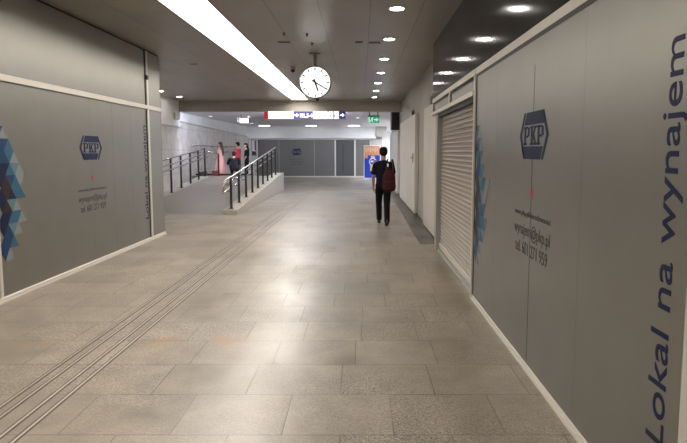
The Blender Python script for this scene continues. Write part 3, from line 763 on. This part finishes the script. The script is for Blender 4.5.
mb = MB(); mb.prism([(-.15, -.03), (.15, -.03), (.10, .07), (-.10, .07)], 'Z', .0095, .0125); mb.bm.transform(fm2); t.part('emblem_wing', mb, 'adwhite', bp)

# ------------------------------------------------------------------ hanging direction sign
t = Thing('direction_sign', 'long lit direction sign with red, white and blue fields hanging under the beam', 'sign', (-2, 18.9, 3.11))
z0, z1, ys = 2.835, 3.10, 18.85
mb = MB(); mb.box(-3.54, -.56, ys, ys + .14, z0 - .012, z1 + .006, .005); t.part('case', mb, 'alu_grey')
def sg(name, a, b, m, lvl=0, c=z0, d=z1):
    mb = MB(); mb.box(a, b, ys - .006 - .003 * lvl, ys - .0005 - .003 * lvl, c, d); return t.part(name, mb, m)
sg('red_field', -3.53, -3.39, 'signred'); sg('white_field', -3.385, -2.47, 'signwhite'); sg('blue_field', -2.465, -1.75, 'signblue')
sg('white_field', -1.745, -.80, 'signwhite'); sg('blue_field', -.795, -.57, 'signblue')
def mtxS(x, z): return Matrix.Translation((x, ys - .010, z)) @ Matrix.Rotation(PI / 2, 4, 'X')
zc0 = (z0 + z1) / 2
arrow = [(0, [(-.075, -.022), (.005, -.022), (.005, .022), (-.075, .022)]), (0, [(.0, -.075), (.09, 0), (.0, .075)])]
t.part('arrow', flat(mtxS(-2.36, zc0), arrow), 'signwhite'); t.part('arrow', flat(mtxS(-.68, zc0), arrow), 'signwhite')
t.mesh('lettering', text_mesh('IBL,5-4', .2, mtxS(-2.22, zc0 - .075), width=.45, height=.16, offset=.004), 'signwhite')
for x, w in ((-1.735, .02), (-1.22, .045), (-1.03, .045), (-.81, .02)): sg('divider', x, x + w, 'signgrey', 1)
for x in (-1.66, -1.50, -1.34, -1.11, -.96, -.87):
    t.part('pictogram', flat(mtxS(x, zc0), [(0, [(-.035, -.07), (.035, -.07), (.02, .02), (-.02, .02)]), (0, [(-.018, .035), (.018, .035), (.018, .075), (-.018, .075)])]), 'signgrey')
for x in (-3.2, -2.1, -.9):
    mb = MB(); mb.tube([(x, ys + .08, z1), (x, 19.05, 3.2)], .012, 8); t.part('hanger', mb, 'alu_grey')
# ---- exit sign
t = Thing('exit_sign', 'green lit exit sign hanging on two dark rods at the right end of the beam', 'sign', (.49, 19.6, 3.2))
mb = MB(); mb.box(.27, .71, 19.55, 19.63, 2.73, 2.98, .006); cs = t.part('case', mb, 'exitgreen')
mb = MB(); mb.box(.265, .715, 19.545, 19.635, 2.965, 3.0, .004); t.part('cap', mb, 'black')
mE = Matrix.Translation((.49, 19.546, 2.845)) @ Matrix.Rotation(PI / 2, 4, 'X')
t.part('arrow', flat(mE, [(0, [(.02, -.02), (.10, -.02), (.10, .02), (.02, .02)]), (0, [(.09, -.07), (.19, 0), (.09, .07)])]), 'exitwhite', cs)
run = [(0, [(-.055, .06), (-.025, .06), (-.025, .09), (-.055, .09)]), (0, [(-.10, .05), (-.04, .055), (-.05, -.01), (-.085, -.01)]),
       (0, [(-.085, -.01), (-.055, -.01), (-.02, -.08), (-.05, -.08)]), (0, [(-.10, -.01), (-.08, .0), (-.12, -.08), (-.15, -.06)]), (0, [(-.04, .05), (.0, .02), (-.01, .005), (-.05, .03)])]
t.part('running_figure', flat(mE, run), 'exitwhite', cs)
t.part('door_field', flat(mE, [(0, [(-.19, -.1), (-.16, -.1), (-.16, .1), (-.19, .1)])]), 'exitwhite', cs)
for x in (.33, .65):
    mb = MB(); mb.tube([(x, 19.59, 2.99), (x, 19.59, 3.199)], .016, 8); t.part('rod', mb, 'black')

# ------------------------------------------------------------------ people
def V(*a): return Vector(a)
class Fig:
    """a figure built about its own base, facing local +Y, then turned and placed"""
    def __init__(s, label, loc, rz, scale, group=None):
        s.T = Thing('person', label, 'person', loc, group); s.m = Matrix.Translation(loc) @ Matrix.Rotation(rz, 4, 'Z') @ Matrix.Diagonal((scale, scale, scale, 1))
    def skin(s, segs, m, name='body', vox=.008, sm=5):
        me = hull_body(segs, vox, sm, name); me.transform(s.m)
        o = link(name, me, m, None, s.T.loc)
        if name == 'body': s.body = o
        o.location = (0, 0, 0); o.parent = s.T.o; return o
def limb(pts, rs): return [(pts[i], rs[i], pts[i + 1], rs[i + 1]) for i in range(len(pts) - 1)]
def hand_segs(w, d, palm, curl, sx):
    """palm and five fingers; w wrist, d direction of fingers, palm = palm normal, sx = side of the thumb"""
    d = d.normalized(); n = palm.normalized(); l = d.cross(n).normalized() * sx
    segs = [(w, (.026, .026, .026), w + d * .03, (.03, .03, .03)), (w + d * .03 + l * .022, .016, w + d * .085 + l * .026, .014), (w + d * .03 - l * .018, .016, w + d * .08 - l * .028, .013),
            (w + d * .03, .018, w + d * .085, .015)]
    for k, L in enumerate((.068, .078, .072, .055)):
        b = w + d * .085 + l * (.031 - .0205 * k)
        p1 = b + (d * math.cos(curl * .5) + n * math.sin(curl * .5)) * L * .45
        p2 = p1 + (d * math.cos(curl) + n * math.sin(curl)) * L * .32
        p3 = p2 + (d * math.cos(curl * 1.5) + n * math.sin(curl * 1.5)) * L * .25
        segs += limb([b, p1, p2, p3], [.0092, .0086, .008, .007])
    tb = w + d * .03 + l * .03; t1 = tb + (d * .6 + l * .7 + n * .2).normalized() * .04; t2 = t1 + (d * .9 + l * .2 + n * .35).normalized() * .034
    segs += limb([tb, t1, t2], [.013, .0105, .0085])
    return segs
def head_segs(c, yaw=0.0, k=1.0):
    """skull, jaw, nose, ears about head centre c, facing +Y turned by yaw"""
    Rz = Matrix.Rotation(yaw, 3, 'Z')
    q = lambda x, y, z: c + Rz @ V(x * k, y * k, z * k)
    e = lambda a: tuple(v * k for v in a)
    return [(q(0, -.012, .03), e((.074, .086, .085)), q(0, .004, -.005), e((.070, .082, .080))), (q(0, .01, -.01), e((.066, .07, .06)), q(0, .042, -.075), e((.036, .034, .03))),
            (q(0, .088, .015), .010 * k, q(0, .106, -.022), .013 * k), (q(.073, -.005, .02), e((.008, .016, .022)), q(.076, -.008, -.012), e((.008, .013, .018))),
            (q(-.073, -.005, .02), e((.008, .016, .022)), q(-.076, -.008, -.012), e((.008, .013, .018))),
            (q(-.03, .076, .022), .012 * k, q(.03, .076, .022), .012 * k), (q(-.016, .077, -.05), .010 * k, q(.016, .077, -.05), .010 * k)]
def face_parts(fig, c, yaw=0.0, k=1.0):
    Rz = Matrix.Rotation(yaw, 3, 'Z')
    q = lambda x, y, z: c + Rz @ V(x * k, y * k, z * k)
    mb = MB()
    for x in (-.03, .03):
        b = bmesh.new(); bmesh.ops.create_uvsphere(b, u_segments=12, v_segments=8, radius=.011 * k); mb.merge(b, Matrix.Translation(q(x, .079, .004)))
    mb.bm.transform(fig.m); fig.T.part('eyes', mb, 'eye', fig.body)
    mb = MB(); b = bmesh.new(); bmesh.ops.create_uvsphere(b, u_segments=12, v_segments=8, radius=1); mb.merge(b, Matrix.Translation(q(0, .085, -.05)) @ Matrix.Rotation(yaw, 4, 'Z') @ Matrix.Diagonal((.022 * k, .008 * k, .007 * k, 1)))
    mb.bm.transform(fig.m); fig.T.part('mouth', mb, 'lip', fig.body)

# ---- the walking man, seen from behind (facing +Y)
f = Fig('person in dark navy t-shirt and black trousers walking away, with a maroon backpack', (.50, 11.27, 0), 0.06, 1.0)
hc = V(0, .03, 1.615)
shL, shR = V(-.185, 0, 1.405), V(.185, 0, 1.405)
elL, wrL = V(-.228, -.02, 1.12), V(-.218, .03, .87)
elR, wrR = V(.23, .02, 1.13), V(.205, .17, 1.30)
hipL, hipR = V(-.085, 0, .90), V(.085, 0, .90)
knL, anL = V(-.080, .21, .50), V(-.062, .31, .105)
knR, anR = V(.080, .0, .49), V(.070, -.12, .10)
segs = head_segs(hc, -.1) + [(V(0, -.005, 1.40), (.062, .06, .05), V(0, .012, 1.55), (.055, .058, .05))]
segs += [(V(0, 0, 1.36), (.165, .085, .07), V(0, 0, 1.20), (.145, .095, .08)), (V(0, 0, 1.2), (.145, .095, .08), V(0, 0, 1.02), (.125, .09, .08)), (V(0, 0, 1.02), (.125, .09, .08), V(0, 0, .93), (.145, .1, .08))]
segs += limb([shL, elL, wrL], [.052, .040, .027]) + hand_segs(wrL, V(.02, .05, -1), V(1, .1, 0), .55, 1)
segs += limb([shR, elR, wrR], [.052, .040, .027]) + hand_segs(wrR, V(-.5, .1, .7), V(-.3, -1, 0), 1.2, -1)
for h, k, a in ((hipL, knL, anL), (hipR, knR, anR)): segs += limb([h, k, a], [.085, .055, .040])
f.skin(segs, 'skin', vox=.006, sm=4); face_parts(f, hc, -.1)
# hair: short cap, thicker at the back
hs = [(hc + V(0, -.022, .058), (.096, .100, .076), hc + V(0, -.036, .0), (.094, .080, .075)), (hc + V(0, .04, .095), (.078, .055, .036), hc + V(0, -.04, .09), (.085, .07, .048)), (hc + V(0, -.055, -.03), (.062, .036, .05), hc + V(0, -.04, -.055), (.05, .03, .03))]
f.skin(hs, 'hair', 'hair', .006, 3)
ts = [(V(-.15, 0, 1.365), (.06, .07, .05), V(0, 0, 1.435), (.06, .06, .03)), (V(.15, 0, 1.365), (.06, .07, .05), V(0, 0, 1.435), (.06, .06, .03)), (V(0, -.005, 1.37), (.16, .09, .06), V(0, -.005, 1.28), (.188, .118, .08)),
      (V(0, 0, 1.28), (.188, .118, .08), V(0, 0, 1.06), (.168, .116, .08)), (V(0, 0, 1.06), (.168, .116, .08), V(0, 0, .90), (.176, .124, .03)), (V(0, -.004, 1.42), (.085, .075, .035), V(0, -.004, 1.45), (.068, .064, .018))]
ts += limb([shL + V(.012, 0, -.03), shL + (elL - shL) * .8], [.064, .060]) + limb([shR + V(-.012, 0, -.03), shR + (elR - shR) * .8], [.064, .060])
f.skin(ts, 'navycloth', 'tshirt', .01, 4)
tr = [(V(0, 0, .97), (.152, .115, .03), V(0, 0, .87), (.162, .125, .07))]
for h, k, a in ((hipL, knL, anL), (hipR, knR, anR)): tr += limb([h, h + (k - h) * .35, k, a + V(0, -.01, .0)], [(.098, .108, .10), (.092, .10, .09), (.072, .075, .07), (.062, .072, .03)])
f.skin(tr, 'trouser', 'trousers', .01, 4)
def shoe(fig, a, pitch, par=None, k=1.0, m='shoe'):
    Rm = Matrix.Translation(a) @ Matrix.Rotation(pitch, 4, 'X')
    q = lambda x, y, z: Rm @ V(x * k, y * k, z * k)
    sg = [(q(0, -.04, -.045), (.037 * k, .042 * k, .045 * k), q(0, .06, -.06), (.042 * k, .05 * k, .035 * k)), (q(0, .06, -.06), (.042 * k, .05 * k, .035 * k), q(0, .15, -.07), (.040 * k, .04 * k, .026 * k)), (q(0, -.035, .0), .042 * k, q(0, -.03, -.05), .042 * k)]
    o = fig.skin(sg, m, 'shoe', .008, 3)
    return o
shoe(f, anL + V(0, 0, .0), 0.0)
shoe(f, anR + V(0, 0, .02), -.30)
# ---- his backpack (a thing of its own)
bl = Vector((.62, 11.10, 1.0))
f2 = Thing('backpack', 'maroon backpack hanging on the right shoulder of the walking man', 'backpack', bl)
def bmesh_part(segs, vox, sm, name, m, par=None):
    me = hull_body(segs, vox, sm, name); o = link(name, me, m, par or f2.o, bl); return o
B0 = V(.615, 11.07, 1.0)
bag = bmesh_part([(B0 + V(0, 0, -.14), (.155, .075, .10), B0 + V(0, 0, .10), (.145, .070, .10)), (B0 + V(0, 0, .10), (.145, .07, .10), B0 + V(0, .01, .17), (.11, .055, .08))], .008, 4, 'bag', 'maroon')
bmesh_part([(B0 + V(0, -.065, -.15), (.12, .03, .05), B0 + V(0, -.06, -.03), (.115, .03, .04))], .008, 4, 'front_pocket', 'maroon', bag)
mb = MB(); mb.tube([B0 + V(-.12, -.093, -.0), B0 + V(.12, -.093, .0)], .005, 6); o = build('zip', mb, 'maroon2', bag, bl)
for sx in (-.07, .075):
    mb = MB(); pts = [B0 + V(sx, .02, .2), B0 + V(sx * .9 + .02, .06, .33), B0 + V(sx * .8 + .02, .13, .445), B0 + V(sx * .8 + .02, .21, .465), B0 + V(sx * .8 + .02, .30, .40)] if sx > 0 else [B0 + V(sx, .02, .2), B0 + V(-.04, .05, .33), B0 + V(-.03, .11, .44), B0 + V(-.02, .20, .472), B0 + V(-.02, .295, .41)]
    mb.tube(pts, .017, 8); build('shoulder_strap', mb, 'maroon2', f2.o, bl)
mb = MB(); mb.tube([B0 + V(-.03, .0, .23), B0 + V(-.025, -.01, .285), B0 + V(.025, -.01, .285), B0 + V(.03, .0, .23)], .009, 8); build('grab_handle', mb, 'maroon2', f2.o, bl)
mb = MB(); mb.box(B0.x - .045, B0.x - .01, B0.y + .015, B0.y + .022, B0.z + .32, B0.z + .385, .004); o = build('tag', mb, 'adwhite', f2.o, bl); o['label'] = 'small pale tag'

# ---- group on the landing
def child(label, loc, rz, sc, top, bottom, skin, hair, dress=False, longhair=False, armfwd=0.4, legs='trousers'):
    f = Fig(label, loc, rz, sc, 'people waiting on the ramp landing')
    hc = V(0, .03, 1.615)
    sL, sR = V(-.17, 0, 1.39), V(.17, 0, 1.39)
    eL, eR = V(-.22, .04, 1.12), V(.22, .04, 1.12)
    wL, wR = V(-.20, .04 + armfwd * .55, .95 + armfwd * .25), V(.20, .04 + armfwd * .55, .95 + armfwd * .25)
    sg = head_segs(hc, 0, 1.08) + [(V(0, -.005, 1.40), (.055, .055, .05), V(0, .012, 1.55), (.05, .053, .05))]
    sg += [(V(0, 0, 1.36), (.15, .08, .07), V(0, 0, 1.2), (.13, .09, .08)), (V(0, 0, 1.2), (.13, .09, .08), V(0, 0, .95), (.13, .095, .08))]
    for s_, e_, w_, q in ((sL, eL, wL, 1), (sR, eR, wR, -1)):
        sg += limb([s_, e_, w_], [.046, .037, .026]) + hand_segs(w_, (w_ - e_), V(q * .8, 0, -.5), .6, q)
    for x in (-.085, .085): sg += limb([V(x, 0, .9), V(x, .01, .48), V(x, -.01, .09)], [.08, .052, .038])
    f.skin(sg, skin, vox=.009, sm=3); face_parts(f, hc, 0, 1.08)
    hh = [(hc + V(0, -.022, .055), (.090, .097, .083), hc + V(0, -.04, .0), (.088, .08, .075)), (hc + V(0, .03, .09), (.072, .052, .036), hc + V(0, -.04, .085), (.08, .065, .05))]
    if longhair: hh += [(hc + V(0, -.06, 0), (.085, .06, .07), V(0, -.085, 1.42), (.10, .05, .06)), (V(0, -.085, 1.42), (.10, .05, .06), V(0, -.10, 1.18), (.07, .035, .05))]
    f.skin(hh, hair, 'hair', .01, 3)
    tp = [(V(-.14, 0, 1.375), (.066, .075, .05), V(.14, 0, 1.375), (.066, .075, .05)), (V(0, 0, 1.37), (.13, .09, .07), V(0, 0, 1.2), (.155, .11, .08)), (V(0, 0, 1.2), (.155, .11, .08), V(0, 0, .95), (.16, .115, .05))]
    tp += limb([sL, sL + (eL - sL) * .75], [.068, .062]) + limb([sR, sR + (eR - sR) * .75], [.068, .062])
    if dress:
        tp += [(V(0, 0, 1.02), (.14, .11, .05), V(0, 0, .55), (.24, .21, .05)), (V(0, 0, .55), (.24, .21, .05), V(0, 0, .10), (.33, .30, .03))]
        f.skin(tp, top, 'dress', .012, 4)
        mb = None
        f.skin([(V(0, .16, .95), (.10, .03, .05), V(0, .285, .2), (.15, .06, .05))], bottom, 'dress_front', .012, 3)
    else:
        f.skin(tp, top, 'tshirt', .012, 4)
        tr = [(V(0, 0, .97), (.14, .11, .03), V(0, 0, .87), (.15, .12, .07))]
        end = .10 if legs == 'trousers' else .46
        for x in (-.085, .085): tr += limb([V(x, 0, .9), V(x, .01, .5), V(x, -.01, end)] if end < .4 else [V(x, 0, .9), V(x, .01, end)], [.098, .076, .068] if end < .4 else [.1, .085])
        f.skin(tr, bottom, legs, .012, 4)
    for x in (-.085, .085): shoe(f, V(x, -.01, .098), 0.0)
    return f
child('person with long dark hair in a pink dress standing behind the ramp landing', (-6.22, 22.75, .33), PI / 2 - .15, .99, 'pink', 'cream', 'skin2', 'hair2', True, True, .25)
child('person in a red t-shirt with short dark hair standing on the landing', (-5.62, 23.45, .33), PI / 2 - .2, 1.0, 'redcloth', 'greycloth', 'skin2', 'hair', False, False, .2)
child('person with bushy dark hair in dark clothes, rightmost of the group on the landing', (-5.17, 23.15, .33), PI / 2 + .3, .965, 'trouser', 'trouser', 'skin2', 'hair', False, True, .15)
# squatting figure in black
f = Fig('person all in black squatting on the ramp landing beside the pink dress', (-5.3, 21.42, LZ), .35, .98, 'people waiting on the ramp landing')
hc = V(0, .16, .93)
sL, sR = V(-.18, .10, .72), V(.18, .10, .72)
sg = head_segs(hc) + [(V(0, .09, .72), (.06, .06, .05), V(0, .14, .86), (.053, .055, .05)), (V(0, .07, .70), (.15, .09, .07), V(0, -.02, .48), (.14, .1, .08)), (V(0, -.02, .48), (.14, .1, .08), V(0, -.08, .30), (.15, .11, .09))]
for s_, q in ((sL, 1), (sR, -1)):
    e_ = s_ + V(-.06 * q, .15, -.2); w_ = e_ + V(.07 * q, .22, .0)
    sg += limb([s_, e_, w_], [.05, .04, .028]) + hand_segs(w_, w_ - e_, V(0, 0, -1), .6, q)
    sg += limb([V(-.09 * q, -.08, .28), V(-.13 * q, .28, .42), V(-.10 * q, .02, .10)], [.085, .056, .04])
f.skin(sg, 'skin2', vox=.009, sm=3); face_parts(f, hc)
f.skin([(hc + V(0, -.02, .05), (.09, .096, .08), hc + V(0, -.045, -.03), (.085, .07, .07))], 'hair', 'hair', .01, 3)
tp = [(V(-.14, .09, .71), (.07, .08, .06), V(.14, .09, .71), (.07, .08, .06)), (V(0, .08, .70), (.16, .11, .07), V(0, -.02, .48), (.18, .13, .09)), (V(0, -.02, .48), (.18, .13, .09), V(0, -.08, .33), (.185, .14, .07))]
for s_, q in ((sL, 1), (sR, -1)):
    e_ = s_ + V(-.06 * q, .15, -.2); w_ = e_ + V(.07 * q, .22, .0); tp += limb([s_, e_, e_ + (w_ - e_) * .85], [.075, .062, .048])
f.skin(tp, 'trouser', 'jacket', .012, 4)
tr = [(V(0, -.08, .34), (.17, .13, .05), V(0, -.09, .26), (.18, .13, .07))]
for q in (1, -1): tr += limb([V(-.09 * q, -.08, .28), V(-.13 * q, .28, .42), V(-.10 * q, .02, .12)], [.105, .078, .064])
f.skin(tr, 'trouser', 'trousers', .012, 4)
for q in (1, -1): shoe(f, V(-.10 * q, .02, .098), 0.0)
# bag beside the girl
t = Thing('handbag', 'dark red bag standing on the ramp landing in front of the pink dress', 'bag', (-6.2, 21.75, LZ))
mb = MB(); mb.box(-6.34, -6.06, 21.68, 21.82, LZ + .001, LZ + .21, .03, 3); t.part('bag', mb, 'bagred')
mb = MB(); mb.tube([(-6.26, 21.75, LZ + .205), (-6.24, 21.75, LZ + .29), (-6.16, 21.75, LZ + .29), (-6.14, 21.75, LZ + .205)], .008, 8); t.part('handle', mb, 'bagred')

# ------------------------------------------------------------------ world and colour
w = bpy.data.worlds.new('world'); S.world = w; w.use_nodes = True
w.node_tree.nodes['Background'].inputs[0].default_value = (.9, .93, 1, 1)
w.node_tree.nodes['Background'].inputs[1].default_value = .05
S.view_settings.view_transform = 'Standard'; S.view_settings.look = 'None'
S.view_settings.exposure = 0.3; S.view_settings.gamma = 1.0; S.view_settings.use_curve_mapping = False
S.cycles.use_denoising = True
S.cycles.max_bounces = 8; S.cycles.diffuse_bounces = 5
S.cycles.sample_clamp_indirect = 6.0
